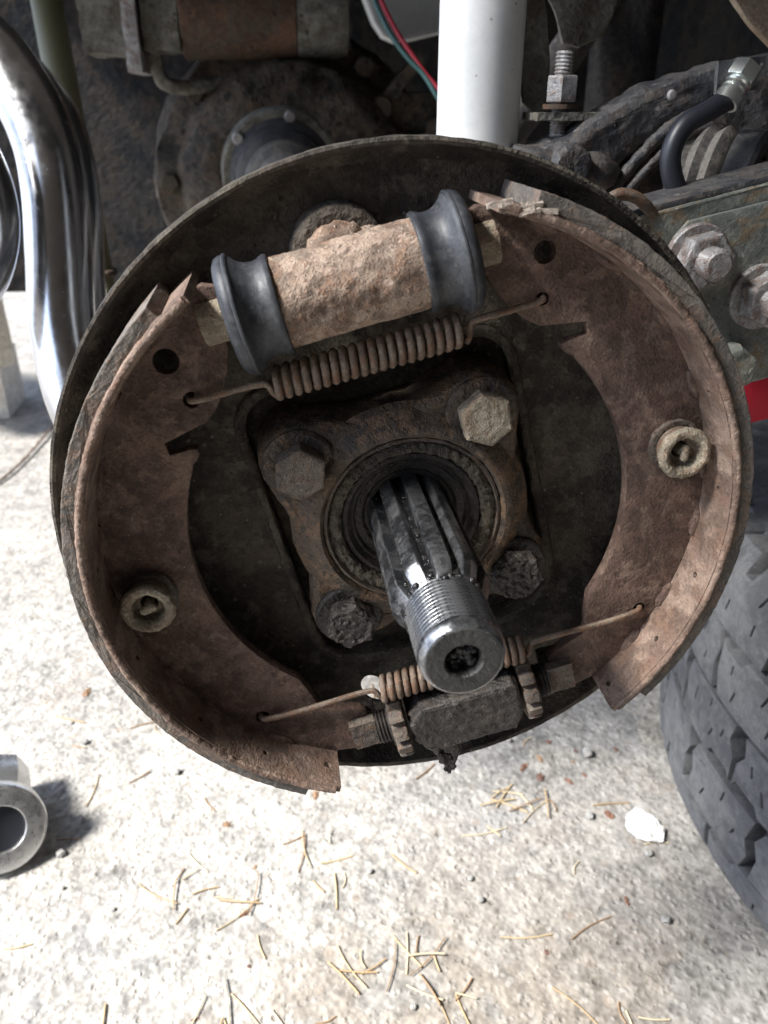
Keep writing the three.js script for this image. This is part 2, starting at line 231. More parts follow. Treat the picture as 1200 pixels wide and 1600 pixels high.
{ // unseen carport, added so that roof and walls leave light from one side
  const block = (name, label, w, h, d, x, y, z) => { thing(name, label, 'added_carport', [x, y - h / 2, z]); part('panel', new THREE.BoxGeometry(w, h, d).translate(x, y, z), M.addedShed); return cur.o; };
  block('added_carport_roof', 'added unseen carport roof that shades the car and the brake', 3900, 60, 7000, 365, 1900, -700);
  block('added_carport_side_wall', 'added unseen carport side wall that blocks sky beyond the spring plate', 60, 2240, 7000, 2310, 749, -700);
  block('added_carport_end_wall', 'added unseen carport end wall that cuts frontal light on the brake', 5000, 2200, 60, -220, 745, 2100);
}
{ // dark underside of the car
  thing('car_underbody', 'dark underside of the car body above the gearbox', 'car body', [0, 300, -800]);
  part('floor_pan', new THREE.BoxGeometry(1500, 40, 870).translate(330, 335, -855), M.underseal);
  part('bulkhead', new THREE.BoxGeometry(1700, 480, 40).translate(150, 68, -1310), M.underseal);
  part('side_rail', new THREE.BoxGeometry(60, 160, 760).translate(560, 226, -910), M.underseal);
}
{ // unseen fender strip, added to shade the floor beside the tyre
  thing('added_rear_fender', 'added unseen curved fender strip that shades the floor behind the brake', 'fender', [100, 330, -170]);
  const arc = []; for (let i = 0; i <= 30; i++) { const x = -480 + 40 * i; arc.push([x, 318 - 0.00012 * (x - 100) ** 2 + 30]); }
  part('skin', ext(shape([...arc, ...arc.slice().reverse().map(([x, y]) => [x, y + 8])]), -250, -112, 1), M.underseal);
}

// ------------------------------------------------------------------ the brake
{ // backing plate
  thing('backing_plate', 'round rusty brake backing plate with a turned up rim', 'backing plate', [0, 0, -13], { turned: true });
  const rr = (hw, top, bot, rad) => { const s = new THREE.Shape(); s.moveTo(-hw + rad, bot); s.lineTo(hw - rad, bot); s.quadraticCurveTo(hw, bot, hw, bot + rad); s.lineTo(hw, top - rad * 0.7); s.quadraticCurveTo(hw, top, hw - rad * 0.7, top); s.lineTo(-hw + rad * 0.7, top); s.quadraticCurveTo(-hw, top, -hw, top - rad * 0.7); s.lineTo(-hw, bot + rad); s.quadraticCurveTo(-hw, bot, -hw + rad, bot); return s; };
  const disc = new THREE.Shape(); disc.absarc(0, 0, 112.3, 0, Math.PI * 2);
  disc.holes.push(new THREE.Path(rr(51, 56, -70, 26).getPoints(16)));
  const slot = new THREE.Path(); slot.absellipse(-34.5, -88, 5.2, 8.2, 0, Math.PI * 2, true, 0.25); disc.holes.push(slot);
  const flat = new THREE.ExtrudeGeometry(disc, { depth: 2, bevelEnabled: false, curveSegments: 120 }).translate(0, 0, -15);
  const dish = latheZ([[112, -15], [117, -14.6], [121.5, -12], [124.5, -7.5], [126, -3], [126.4, -0.6], [127.2, 0], [128.1, -0.5], [128.2, -3], [126.6, -9], [123, -14.5], [117.5, -16.9], [112, -17.2]].reverse(), 200);
  const lipIn = latheZ([[112, -13], [117, -12.6], [120.5, -10.6], [123, -7], [124.6, -3], [125.3, 0.1], [126.4, 0.7], [127.4, 0.2], [127.6, -3], [126, -9], [122.5, -13.5], [117.5, -15.2], [112, -15]].reverse(), 220);
  part('dish', [flat, rough(subdivide(lipIn, 9), 0.35, 0.18)], M.plate, undefined, 0.5, true);
  const floor = new THREE.ExtrudeGeometry(rr(52, 57, -71, 26), { depth: 1.5, bevelEnabled: false, curveSegments: 20 }).translate(0, 0, -23);
  const ring = rr(51.2, 56.2, -70.2, 26); ring.holes.push(new THREE.Path(rr(49.8, 54.8, -68.8, 25).getPoints(16)));
  part('recess', [floor, new THREE.ExtrudeGeometry(ring, { depth: 8.6, bevelEnabled: false, curveSegments: 20 }).translate(0, 0, -22)], M.plate);
  const path = rr(51.5, 56.5, -70.5, 26).getPoints(24).map((p) => [p.x, p.y, -12.6]); path.pop();
  part('bead', rough(new THREE.TubeGeometry(new THREE.CatmullRomCurve3(path.map((p) => V(...p)), true, 'centripetal'), 260, 2.1, 10, true), 0.4, 0.3), M.plate);
  part('inlet_boss', rough(subdivide(latheZ([[0, 0.6], [13.5, 0.6], [15.6, -0.6], [16.4, -4], [16.6, -13]].reverse().map(([r, z]) => [r, z]), 48).translate(0, 95, -1.5), 2.5), 0.5, 0.25), M.plate);
}
const BOLTS = [[-33, 33], [33, 33], [-33, -33], [33, -33]];
{ // bearing cap
  thing('bearing_cap', 'grimy square bearing cap with four hex bolts round the shaft', 'bearing cap', [0, 0, -13], { turned: true });
  const pts = [];
  for (let k = 0; k < 4; k++) {
    const c = Math.PI / 4 + k * Math.PI / 2, cx = 46.7 * Math.cos(c), cy = 46.7 * Math.sin(c);
    for (let j = -6; j <= 6; j++) { const t = c + j * 0.2; pts.push([cx + 14.2 * Math.cos(t), cy + 14.2 * Math.sin(t)]); }
    const m = c + Math.PI / 4, tx = -Math.sin(m), ty = Math.cos(m);
    for (const o of [-10, 0, 10]) pts.push([42 * Math.cos(m) + o * tx, 42 * Math.sin(m) + o * ty]);
  }
  const body = shape(pts); hole(body, 0, 0, 33);
  const slab = rough(subdivide(ext(body, -21, 6, 3.2, 40), 3.4), 1.0, 0.11);
  const collar = rough(subdivide(latheZ([[33, -20], [33, 9], [34.2, 10.6], [36.5, 10.4], [39, 8.2], [42.5, 5.2], [44.5, 3]], 120), 3), 0.6, 0.14);
  part('casting', [slab, collar], M.cap, undefined, 0.8);
  part('seal_ring', rough(subdivide(latheZ([[33, 4], [32.6, 8.8], [31.6, 9.2], [31.2, 7.2], [30.4, 6.4]], 140), 3), 0.35, 0.3), M.bolt);
  part('packed_dirt', rough(subdivide(latheZ([[31.3, 6], [30.4, 8], [28.8, 8.6], [27, 8.2], [26.2, 6], [26, 2]], 160), 1.3), 1.0, 0.3), M.mud, undefined, 0.9);
  part('oil_seal', latheZ([[26.4, 4.2], [25.4, 5.6], [24, 5.8], [23.2, 4.6], [22.4, 3], [21.5, 3.4], [20.5, 1.8], [18, 1.4], [16.8, 0.2], [15, 0]], 100), M.dirtygrease);
  BOLTS.forEach(([x, y], i) => {
    const b = part('bolt', [rough(subdivide(ext(poly(6, 9.6, [0.25, 0.5, 0.1, 0.7][i]), 7.5, 16, 1).translate(x, y, 0), 1.6), i < 2 ? 0.35 : 1.1, 0.35)], i === 1 ? M.dusty : i < 1 ? M.bolt : M.dirtygrease, undefined, 0.7);  // lower bolts are greasy; on the right one the dark tone stands for shade
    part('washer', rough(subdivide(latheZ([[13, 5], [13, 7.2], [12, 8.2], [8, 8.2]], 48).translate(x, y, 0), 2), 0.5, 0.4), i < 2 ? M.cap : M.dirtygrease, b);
  });
}
{ // axle shaft
  thing('axle_shaft', 'oily splined axle shaft end with a threaded tip pointing outward', 'axle shaft', [0, 0, 0], { turned: true });
  const pts = [], N = 10;
  for (let k = 0; k < N; k++) {
    const c = (k + 0.18) * 2 * Math.PI / N, A = (r, d) => pts.push([r * Math.cos(c + d), r * Math.sin(c + d)]);
    A(11.9, -0.31); A(12.1, -0.235); A(15.4, -0.175); A(15.75, -0.15); A(15.8, 0); A(15.75, 0.15); A(15.4, 0.175); A(12.1, 0.235); A(11.9, 0.31);
  }
  { // the teeth run out in a long chamfer towards the thread
    const zs = [-12, 20, 50, 60, 61.5, 63, 64.5, 66, 67.5], pos = [], n = pts.length, lim = (z) => (z < 60 ? 99 : 15.9 - (z - 60) * 0.44);
    const ring = (z) => pts.map(([x, y]) => { const q = Math.hypot(x, y), k = Math.min(1, lim(z) / q); return [x * k, y * k, z]; });
    for (let j = 0; j + 1 < zs.length; j++) { const a = ring(zs[j]), b = ring(zs[j + 1]); for (let i = 0; i < n; i++) { const k = (i + 1) % n; pos.push(...a[i], ...a[k], ...b[k], ...a[i], ...b[k], ...b[i]); } }
    const e = ring(67.5); for (let i = 0; i < n; i++) pos.push(0, 0, 67.5, ...e[i], ...e[(i + 1) % n]);
    const g = new THREE.BufferGeometry(); g.setAttribute('position', new THREE.Float32BufferAttribute(pos, 3)); part('splines', g, M.steel, undefined, 0.35);
  }
  const th = [[12.4, 64]]; for (let z = 66; z < 87.2; z += 0.2) th.push([12.1 + 0.48 * Math.cos((z - 66) * 2 * Math.PI / 1.7), z]);
  th.push([12.5, 87.5], [12.52, 87.8], [12.5, 88.6], [12.42, 89.3], [12.1, 90.2], [11.5, 91.3], [11.2, 91.7], [10.9, 91.88], [10.6, 91.9]);
  part('threaded_tip', latheZ(th, 150), M.steel, undefined, null);
  part('end_face', rough(subdivide(latheZ([[10.7, 91.7], [10.4, 91.95], [5.7, 91.9], [5.2, 91.3], [4.8, 87], [0, 84.5]], 80), 1.2), 0.16, 0.5), M.oiled, undefined, 0.5);
  const r = rng(5), lumps = [];
  for (let i = 0; i < 60; i++) { const a = r() * 6.283, q = r() ** 0.6 * 4.6; lumps.push(ball(q * Math.cos(a), q * Math.sin(a), 86.5 + r() * 2.6, 0.6 + r() * 1.2, 1, 1, 1, 1)); }
  for (let i = 0; i < 26; i++) { const a = r() * 6.283, z = r() < 0.4 ? 65.5 + r() * 4 : 3 + r() * 6, R = z > 20 ? 12.2 + r() * (z < 66.5 ? 1.5 : 0.3) : 13 + r() * 3; lumps.push(ball(R * Math.cos(a), R * Math.sin(a), z, 0.4 + r() * 0.9, 1, 1, 1, 1)); }
  for (let i = 0; i < 60; i++) { const a = (Math.floor(r() * N) + 0.68) * 2 * Math.PI / N + (r() - 0.5) * 0.22, z = 8 + r() * 62; lumps.push(ball(12.7 * Math.cos(a), 12.7 * Math.sin(a), z, 0.25 + r() * 0.55, 1, 1, 1.4, 1)); }
  part('grease', lumps, M.grease, undefined, 1.2);
  const film = [[10, 2]]; for (let z = 4; z < 66; z += 1) film.push([12.45, z]); film.push([12, 66.5]);
  part('grease_film', [rough(subdivide(latheZ(film, 130), 1.3), 0.55, 0.3), rough(subdivide(latheZ([[12, 62.5], [12.9, 63.6], [13.1, 65], [12.7, 66.6], [11.8, 68]], 130), 0.9), 0.9, 0.42)], M.grease, undefined, 1);
}
{ // wheel cylinder
  thing('wheel_cylinder', 'rusty wheel cylinder with a black rubber boot at each end', 'wheel cylinder', [0, 89, 12], { turned: true });
  const at = (g) => g.translate(0, 89, 12);
  const prof = [[-26, 10], [-25.5, 13], [-24, 13.6]]; for (let u = -22; u <= 22; u += 1) prof.push([u, 13.7]); prof.push([24, 13.6], [25.5, 13], [26, 10]);
  const body = rough(subdivide(latheX(prof, 110), 1.5), 0.55, 0.15);
  { const p = body.attributes.position; for (let i = 0; i < p.count; i++) { const y = p.getY(i), z = p.getZ(i), a = Math.atan2(y, z), f = 0.8 * Math.max(0, Math.cos(3 * (a + 0.75))); const k = 1 + 0.05 * f; if (Math.abs(p.getX(i)) < 23) p.setXYZ(i, p.getX(i), y * k, z * k); } body.computeVertexNormals(); }
  part('casting', at(body), M.cylinder, undefined, 0.9);
  part('casting_ear', [rough(subdivide(ball(0, 100, -2, 8.6, 1.15, 0.75, 1), 1.6), 1.1, 0.2), rough(subdivide(ball(7, 98, -3, 6.5, 1.2, 0.8, 1), 1.6), 1, 0.2), new THREE.CylinderGeometry(9, 11, 12, 24).rotateX(Math.PI / 2).translate(0, 91, -6)], M.cylinder, undefined, 0.9);
  for (const s of [-1, 1]) {
    const w = (pr) => latheX(s > 0 ? pr : pr.map(([u, r]) => [-u, r]).reverse(), 90).translate(0, 89, 12);
    const bt = part('rubber_boot', w([[22.6, 13.6], [22.1, 14.4], [22.4, 15.3], [23.4, 15.6], [24.4, 15.3], [25.4, 14.7], [27, 14.4], [29, 14.6], [30.6, 15.2], [32, 16.2], [33, 17.3], [33.6, 18], [34.6, 18.5], [36.2, 18.6], [37.8, 17.9], [38.8, 16.2], [38.9, 13.6], [38.2, 10], [37.6, 8.6], [37.8, 7.4]]), M.rubber, undefined, 0.7);
    part('bead_ridge', w([[33.9, 17.9], [33.8, 18.5], [34.3, 18.9], [34.9, 18.9], [35.3, 18.5]]), M.rubber, bt);
    for (const f of [-1, 1]) {                            // the slotted end of the piston holds the shoe web
      const sh = new THREE.Shape(), a0 = Math.asin(3.1 / 7.4), R = 7.4; for (let k = 0; k <= 20; k++) { const a = a0 + (Math.PI - 2 * a0) * k / 20; k ? sh.lineTo(R * Math.cos(a), R * Math.sin(a)) : sh.moveTo(R * Math.cos(a), R * Math.sin(a)); } sh.closePath();
      const g = ext(sh, 0, 12, 0.6, 20); if (f < 0) g.rotateZ(Math.PI);
      g.rotateX(0).applyMatrix4(new THREE.Matrix4().makeBasis(V(0, 1, 0), V(0, 0, 1), V(1, 0, 0))); if (s < 0) g.rotateY(Math.PI).scale(1, 1, 1);
      part('piston_end', rough(subdivide(g.translate(s * 36, 89, 8), 2), 0.25, 0.4), M.dusty, undefined, 0.6);
    }
  }
}
// brake shoes
function sector(r0, r1, d0, d1, s, n = 110) { const p = []; for (let i = 0; i <= n; i++) { const [x, y] = polar(r1, d0 + (d1 - d0) * i / n); p.push([s * x, y]); } for (let i = n; i >= 0; i--) { const [x, y] = polar(r0, d0 + (d1 - d0) * i / n); p.push([s * x, y]); } return shape(p); }
function brakeShoe(s, label) {
  const o = thing('brake_shoe', label, 'brake shoe', [s * 96, 0, 10], { turned: true, group: 'pair of brake shoes' });
  let p = [[40, 99], [44, 100.6], [46.5, 100]];
  for (let d = 26; d <= 147; d += 1.5) p.push(polar(110.4, d));
  p.push([57, -94.8], [44, -97.5], [40.5, -96], [39.5, -92], [39, -79.5], [40.5, -77.6], [48, -74.2], [54.5, -71.6], [56.6, -68.6], [57.2, -63]);
  for (let d = 132; d >= 57; d -= 1.5) p.push(polar(80.3, d));
  p.push([66.8, 45.2], [64.6, 46.6], [63.2, 48.6], [63.4, 50.2], [65, 50.8], [72.7, 50.9], [72.9, 55.2], [60, 57.8], [57.5, 58.2], [52.5, 62], [48.5, 67], [45, 73], [42.3, 80]);
  const w = shape(p.map(([x, y]) => [s * x, y]));
  hole(w, s * 62.4, 81.3, 4.1); hole(w, s * 59.3, 67, 2.7); hole(w, s * 79, -66.8, 2.8); hole(w, s * 98.6, 1.7, 3);
  const web = ext(w, 5, 10, 0.45, 24);
  part('web', web, M.web, undefined, 0.6);
  const weld = []; const r = rng(s + 40); for (let d = 30; d < 146; d += 15) { const dd = d + r() * 6, [x, y] = polar(110, dd); weld.push(rough(ball(0, 0, 0, 2.6, 2.4, 0.8, 0.8, 2).rotateZ(-s * dd * Math.PI / 180).translate(s * x, y, 10.2), 0.6, 0.5)); }
  part('weld', weld, M.web, undefined, 0.9);
  // table with its rivet holes
  const ev = new Evaluator(); ev.attributes = ['position', 'normal'];
  let tb = new Brush(new THREE.ExtrudeGeometry(sector(110.2, 113, 24.5, 149.6, s), { depth: 40, bevelEnabled: false }).translate(0, 0, -10)); tb.geometry.deleteAttribute('uv');
  for (const d of [38, 58, 78, 98, 117, 133, 147]) for (const z of d === 147 ? [19] : [21]) {
    const [x, y] = polar(111.6, d), c = new Brush(new THREE.CylinderGeometry(d === 147 ? 1.7 : 1.2, d === 147 ? 1.7 : 1.2, 8, 14).rotateZ(-s * d * Math.PI / 180).translate(s * x, y, z)); c.geometry.deleteAttribute('uv'); c.updateMatrixWorld(); tb.updateMatrixWorld();
    tb = ev.evaluate(tb, c, SUBTRACTION);
  }
  part('table', tb.geometry, M.table, undefined, 0.5, true);
  const edge = []; for (let d = 25; d <= 149; d += 1.2) { const [x, y] = polar(112, d); edge.push([s * x, y, 30]); }
  part('table_edge', rough(tube(edge, 1.5, 420, 10), 0.4, 0.16), M.table, undefined, 0.9, true);
  part('lining', rough(subdivide(ext(sector(113.2, s > 0 ? 118.4 : 117.8, 29.5, 143.4, s), -9, 29.5, 0.4), 4), 0.3, 0.3), M.lining, undefined, 0.6, true);
  return o;
}
brakeShoe(-1, 'rusty brake shoe in deep shade, on the side of the stainless exhaust pipes');
{
  const o = brakeShoe(1, 'rusty brake shoe with pale sunlit inner table, on the side of the spring plate');
  const r = rng(77), ch = []; for (let i = 0; i < 9; i++) { const d = 23.5 + r() * 12, [x, y] = polar(112 + r() * 3, d); ch.push(rough(new THREE.BoxGeometry(2 + 6 * r(), 0.9 + 1.2 * r(), 0.8 + r() * 0.6, 4, 2, 2), 0.35, 0.4).rotateZ(-d * Math.PI / 180 + r() * 0.5).rotateX((r() - 0.5) * 0.7).translate(x, y, 29 + r() * 2.4)); }
  part('flaking_crust', ch, M.chip, o, 0.4);
}
// hold-down caps
for (const s of [-1, 1]) {
  const [hx, hy] = polar(98.6, 89), x = s * hx, y = hy;
  thing('hold_down', s > 0 ? 'round tan hold-down cap on the sunlit brake shoe beside the spring plate' : 'round grey hold-down cap on the shaded brake shoe beside the exhaust pipes', 'hold-down', [x, y, 10], { turned: true, group: 'shoe hold-downs' });
  part('cup', rough(subdivide(latheZ([[3.2, 15.4], [4.6, 15.4], [5.2, 16.4], [5.5, 18.9], [6.2, 20.2], [7.6, 21], [8.9, 20.6], [9.6, 19.4], [9.4, 17.8], [8, 16.8], [6.2, 16.2], [5, 14.6], [3.2, 14.4]].reverse(), 72).translate(x, y, 0), 1.2), 0.5, 0.33), M.dusty, undefined, 0.9);
  part('washer', rough(subdivide(latheZ([[3, 10.2], [9.6, 10.2], [9.9, 11], [9.4, 12], [3, 12.2]], 60).translate(x, y, 0), 1.6), 0.4, 0.3), M.bolt, undefined, 0.8);
  const h = []; for (let i = 0; i <= 140; i++) { const t = i / 140, a = t * 2 * 2 * Math.PI; h.push([x + 7 * Math.cos(a), y + 7 * Math.sin(a), 12.6 + t * 3]); } part('coil', tube(h, 0.8, 200, 7), M.spring, undefined, 1);
  part('pin', [new THREE.CylinderGeometry(1.8, 1.8, 34, 16).rotateX(Math.PI / 2).translate(x, y, 1), rough(subdivide(new THREE.CapsuleGeometry(1.55, 3.4, 6, 14).scale(1, 1, 0.8).rotateZ(s > 0 ? -TILT + 0.05 : -1.15 - TILT).translate(x, y, 19.2), 1), 0.3, 0.5)], M.dusty, undefined, 0.9);
}
// return springs
function spring(name, label, v, u0, turns, hookL, hookR, z, seed) {
  thing(name, label, 'spring', [0, v, z], { turned: true, group: 'shoe return springs' });
  const R = 4.5, h = [], n = turns * 16; for (let i = 0; i <= n; i++) { const t = i / n, a = -Math.PI / 2 + t * turns * 2 * Math.PI; h.push([-u0 + 2 * u0 * t, v + R * Math.sin(a), z + R * Math.cos(a)]); }
  part('coil', rough(tube(h, 1.36, n * 2, 9), 0.22, 0.7), M.spring, undefined, 1.2);
  const k = (s, [hx, hy]) => tube([[s * u0, v - R, z], [s * (u0 + 1.2), v - R + 1.5, z + 0.4], [s * (u0 + 2.6), v + (s < 0 ? 0.6 : 1.4), z + 0.6], [s * (u0 + 5), v + (s < 0 ? 1.4 : 2), z + 0.6], [hx - s * 12, hy + 0.2, z], [hx - s * 2.4, hy, 11.9], [hx - s * 0.2, hy, 11], [hx + s * 0.6, hy, 8.4], [hx + s * 0.6, hy, 3]], 1.15, 80, 9);
  part('hook', rough(k(-1, hookL), 0.15, 0.6), M.spring, undefined, 1.2); part('hook', rough(k(1, hookR), 0.15, 0.6), M.spring, undefined, 1.2);
}
spring('return_spring', 'tightly coiled rusty return spring just below the wheel cylinder', 65.5, 31.5, 20, [-59.3, 67], [59.3, 67], 13, 1);
spring('return_spring', 'rusty return spring passing under the threaded shaft tip above the adjuster', -67.5, 30, 19, [-79, -66.8], [79, -66.8], 13, 2);
{ // adjuster
  thing('brake_adjuster', 'grimy brake adjuster block with a toothed star wheel at each end', 'adjuster', [0, -87, 12], { turned: true });
  const b = shape([[-17, 11.5], [21, 11.5], [23, 9.5], [23, -5], [18.5, -11.5], [-15, -11.5], [-18, -11], [-23, -3], [-23, 5]].map(([x, y]) => [x, y - 87]));
  part('housing', rough(subdivide(ext(b, 0.5, 23, 1.6), 1.9), 0.7, 0.22), M.dirtygrease, undefined, 0.7);
  for (const s of [-1, 1]) {
    const g = []; for (let k = 0; k < 11; k++) { const c = k * 2 * Math.PI / 11, A = (r, d) => g.push([r * Math.cos(c + d), r * Math.sin(c + d)]); A(10.4, -0.24); A(13.9, -0.15); A(14.1, 0); A(13.9, 0.15); A(10.4, 0.24); }
    const star = ext(shape(g), -3, 3, 0.9).rotateY(Math.PI / 2).translate(s * 27.2, -87, 12);
    part('star_wheel', rough(subdivide(star, 2.4), 0.3, 0.4), M.bolt, undefined, 0.5);
    const th = [[30, 9], [31, 9]]; for (let u = 31; u < 36; u += 1.4) th.push([u, 7.2], [u + 0.7, 6.3]); th.push([36.6, 6.8], [36.6, 0.1]);
    part('screw', latheX(s > 0 ? th : th.map(([u, r]) => [-u, r]).reverse(), 40).translate(0, -87, 12), M.dirtygrease, undefined, 0.4);
    for (const f of [-1, 1]) part('slotted_end', rough(subdivide(new THREE.BoxGeometry(11, 12.5, 4.4, 3, 3, 2).translate(s * 41.5, -87, 7.6 + f * 5), 2), 0.5, 0.3), f > 0 ? M.bolt : M.dirtygrease, undefined, 0.6);
  }
  const r = rng(9), cl = []; for (let i = 0; i < 34; i++) { const t = r(); cl.push(rough(ball((r() - 0.5) * 11 * (1 - t * 0.8) - 12, -98.5 - t * 17, 18 + (r() - 0.5) * 6 * (1 - t), 1.3 + 2.4 * (1 - t) * r(), 0.8, 1.6, 0.8, 2), 1.1, 0.4)); }
  cl.push(tube([[-12, -99, 15], [-13, -106, 15], [-12.4, -113, 15], [-13.2, -117, 15]], 1.1, 24, 7), tube([[-9, -98, 15], [-6, -104, 16], [-6.5, -108, 16], [-9, -109, 15]], 0.7, 24, 6), tube([[-15, -98, 16], [-17, -103, 16.5], [-18.5, -104, 17]], 0.35, 20, 5));
  part('grease_clump', cl, M.dirtygrease, undefined, 0.9);
}

// ------------------------------------------------------------------ running gear behind the plate
{
  thing('spring_plate', 'flat grey green spring plate bolted on beside the red bar', 'spring plate', [150, 60, -50]);
  part('plate', rough(subdivide(ext(shape([[40, 84], [92, 96.5], [146, 109], [330, 150], [330, 66], [178, 33], [152, 27], [60, 20], [30, 30]]), -52, -45, 1), 6), 0.25, 0.1), M.olive);
  part('cover_plate', rough(subdivide(ext(shape([[109.5, 76], [110, 89.5], [115, 95.6], [147, 102.4], [330, 143], [330, 80], [200, 52], [118, 36]]), -44.7, -42.6, 0.5), 6), 0.2, 0.1), M.olive);
  part('flange', ext(shape([[92, 96.2], [146, 108.7], [330, 150], [330, 153], [146, 111.4], [92, 98.9]]), -72, -45.6, 0.6), M.armpaint);
  for (const [x, y, k] of [[120, 82, 0.2], [150, 66, 0.6]]) {
    const n = part('nut', rough(subdivide(ext(poly(6, 10.8, k), -40.2, -31, 1.1).translate(x, y, 0), 2), 0.35, 0.3), M.zinc, undefined, 0.5);
    part('washer', latheZ([[13, -42.6], [13, -40.6], [12.4, -40], [6, -40]], 48).translate(x, y, 0), M.zinc, n, 0.5);
    const st = [[6, -31.5]]; for (let z = -31; z < -25; z += 1.2) st.push([6.05, z], [5.5, z + 0.6]); st.push([5.6, -24.6], [4.6, -23.6], [0, -23.6]);
    part('stud', latheZ(st, 32).translate(x, y, 0), M.zinc, n, 0.3);
  }
  part('bolt_head', rough(subdivide(ext(poly(6, 10, 0.4), -43, -33, 1).translate(141, 38, 0), 3), 0.8, 0.2), M.olive, undefined, 0.5);
}
{
  thing('trailing_arm', 'dark cast trailing arm behind the top of the backing plate', 'trailing arm', [130, 110, -120]);
  const arm = shape([[60, 104], [70, 118], [80, 119], [91, 123], [107, 132.4], [126, 142.3], [160, 152], [260, 168], [260, 80], [199, 80], [170, 118], [150, 128], [138, 126], [122, 115], [108, 99], [100, 70], [60, 70]]);
  part('casting', rough(subdivide(ext(arm, -145, -118, 5), 4), 1.5, 0.06), M.armpaint, undefined, 0.9);
  part('rib', [rough(tube([[104, 96, -104], [116, 112, -103], [128, 124, -104], [140, 131, -106], [156, 134, -110]], 2.6, 60, 10), 0.6, 0.2), rough(tube([[112, 100, -98], [124, 115, -96], [136, 123, -98], [150, 127, -104]], 1.8, 60, 10), 0.5, 0.2)], M.armpaint, undefined, 0.9);
  part('boss', [rough(subdivide(latheZ([[0, -90], [7, -90], [8.4, -92], [9, -110]].reverse(), 40).translate(84, 112, 0), 2.5), 0.8, 0.2), rough(ball(74, 108, -104, 14, 1.3, 0.8, 0.7), 1.6, 0.1), rough(ball(96, 108, -102, 11, 1.2, 0.8, 0.7), 1.6, 0.1)], M.armpaint, undefined, 0.9);
  part('rivet', latheZ([[0, -105], [1.6, -105.4], [2.2, -107]].reverse(), 24).translate(131, 139, 0), M.zinc);
  part('gusset', ext(shape([[104, 92], [118, 108], [134, 117], [150, 112], [150, 80], [100, 80]]), -140, -130, 2), M.casting);
}
{
  const ax = V(0.62, -0.1, 0.55).normalize(), c = [154, 106, -100];
  thing('pivot_bush', 'ribbed rubber pivot bush with a dark round cup beside the brake hose', 'bushing', c);
  part('bellows', toDir(latheZ([[12, -19], [17, -17], [20, -14], [18, -10.5], [21, -7], [19, -3.5], [21.5, 0], [19.5, 3.5], [17, 5]], 60), V(0, 0, 1), ax, c), M.bushrubber, undefined, 0.9);
  const cup = part('cup', toDir(latheZ([[17, 5], [21.5, 6], [21.5, 15.5], [20, 17.5], [12, 17.5], [10.5, 15], [0.1, 15]], 60), V(0, 0, 1), ax, c), M.bootdark, undefined, 0.5);
  part('collar', toDir(latheZ([[10, 14.8], [10, 19], [8.6, 20], [6.5, 20], [6, 16], [0.1, 16]], 48), V(0, 0, 1), ax, c), M.bootdark, cup, 0.5);
}
{
  thing('brake_hose', 'black rubber brake hose with a shiny crimped metal end', 'hose', [130, 118, -75]);
  const d = V(0.55, 0.75, -0.25).normalize();
  part('hose', tube([[139.5, 137, -75], [131, 133, -73], [121.5, 127.5, -72], [117.2, 117.5, -71], [120.5, 106, -70], [131, 95, -70], [150, 84, -70]], 4.2, 90, 16), M.hose, undefined, 1);
  const f = part('fitting', toDir(latheZ([[4.2, -3], [5.2, -3], [5.3, 1], [4.4, 1.6], [4.4, 3], [5, 3.5], [4.4, 4.2], [4.4, 5.4], [5, 6], [4.4, 6.6], [4.4, 8], [0.1, 8]], 40), V(0, 0, 1), d, [140, 138, -75]), M.bare, undefined, 0.4);
  part('hex_nut', toDir(ext(poly(6, 6.2, 0.3), 7, 14, 0.6), V(0, 0, 1), d, [140, 138, -75]), M.bare, f, 0.4);
  part('mounting_tab', rough(subdivide(new THREE.BoxGeometry(20, 12, 2.4).rotateZ(0.1).translate(148, 146, -84), 4), 0.4, 0.1), M.armpaint);
}
{
  thing('brake_pipe', 'thin brown steel brake pipe bending over the backing plate edge', 'pipe', [90, 104, -45]);
  part('pipe', rough(tube([[72, 84, -40], [78, 98, -42], [84, 105, -43], [92, 104.5, -44], [100, 99, -46], [112, 84, -58], [120, 70, -64]], 2.3, 70, 12), 0.25, 0.3), M.spring, undefined, 1);
}
{
  thing('shock_absorber', 'smooth white shock absorber tube standing behind the backing plate', 'shock absorber', [56, 60, -150]);
  part('tube', latheZ([[0.1, 0], [18, 0], [19.4, 1.5], [19.4, 260], [18, 262], [0.1, 262]].reverse(), 80).rotateX(-Math.PI / 2).translate(56, 62, -150), M.painted, undefined, 0.5);
  part('lower_eye', new THREE.TorusGeometry(13, 6, 14, 40).translate(56, 50, -150), M.armpaint);
}
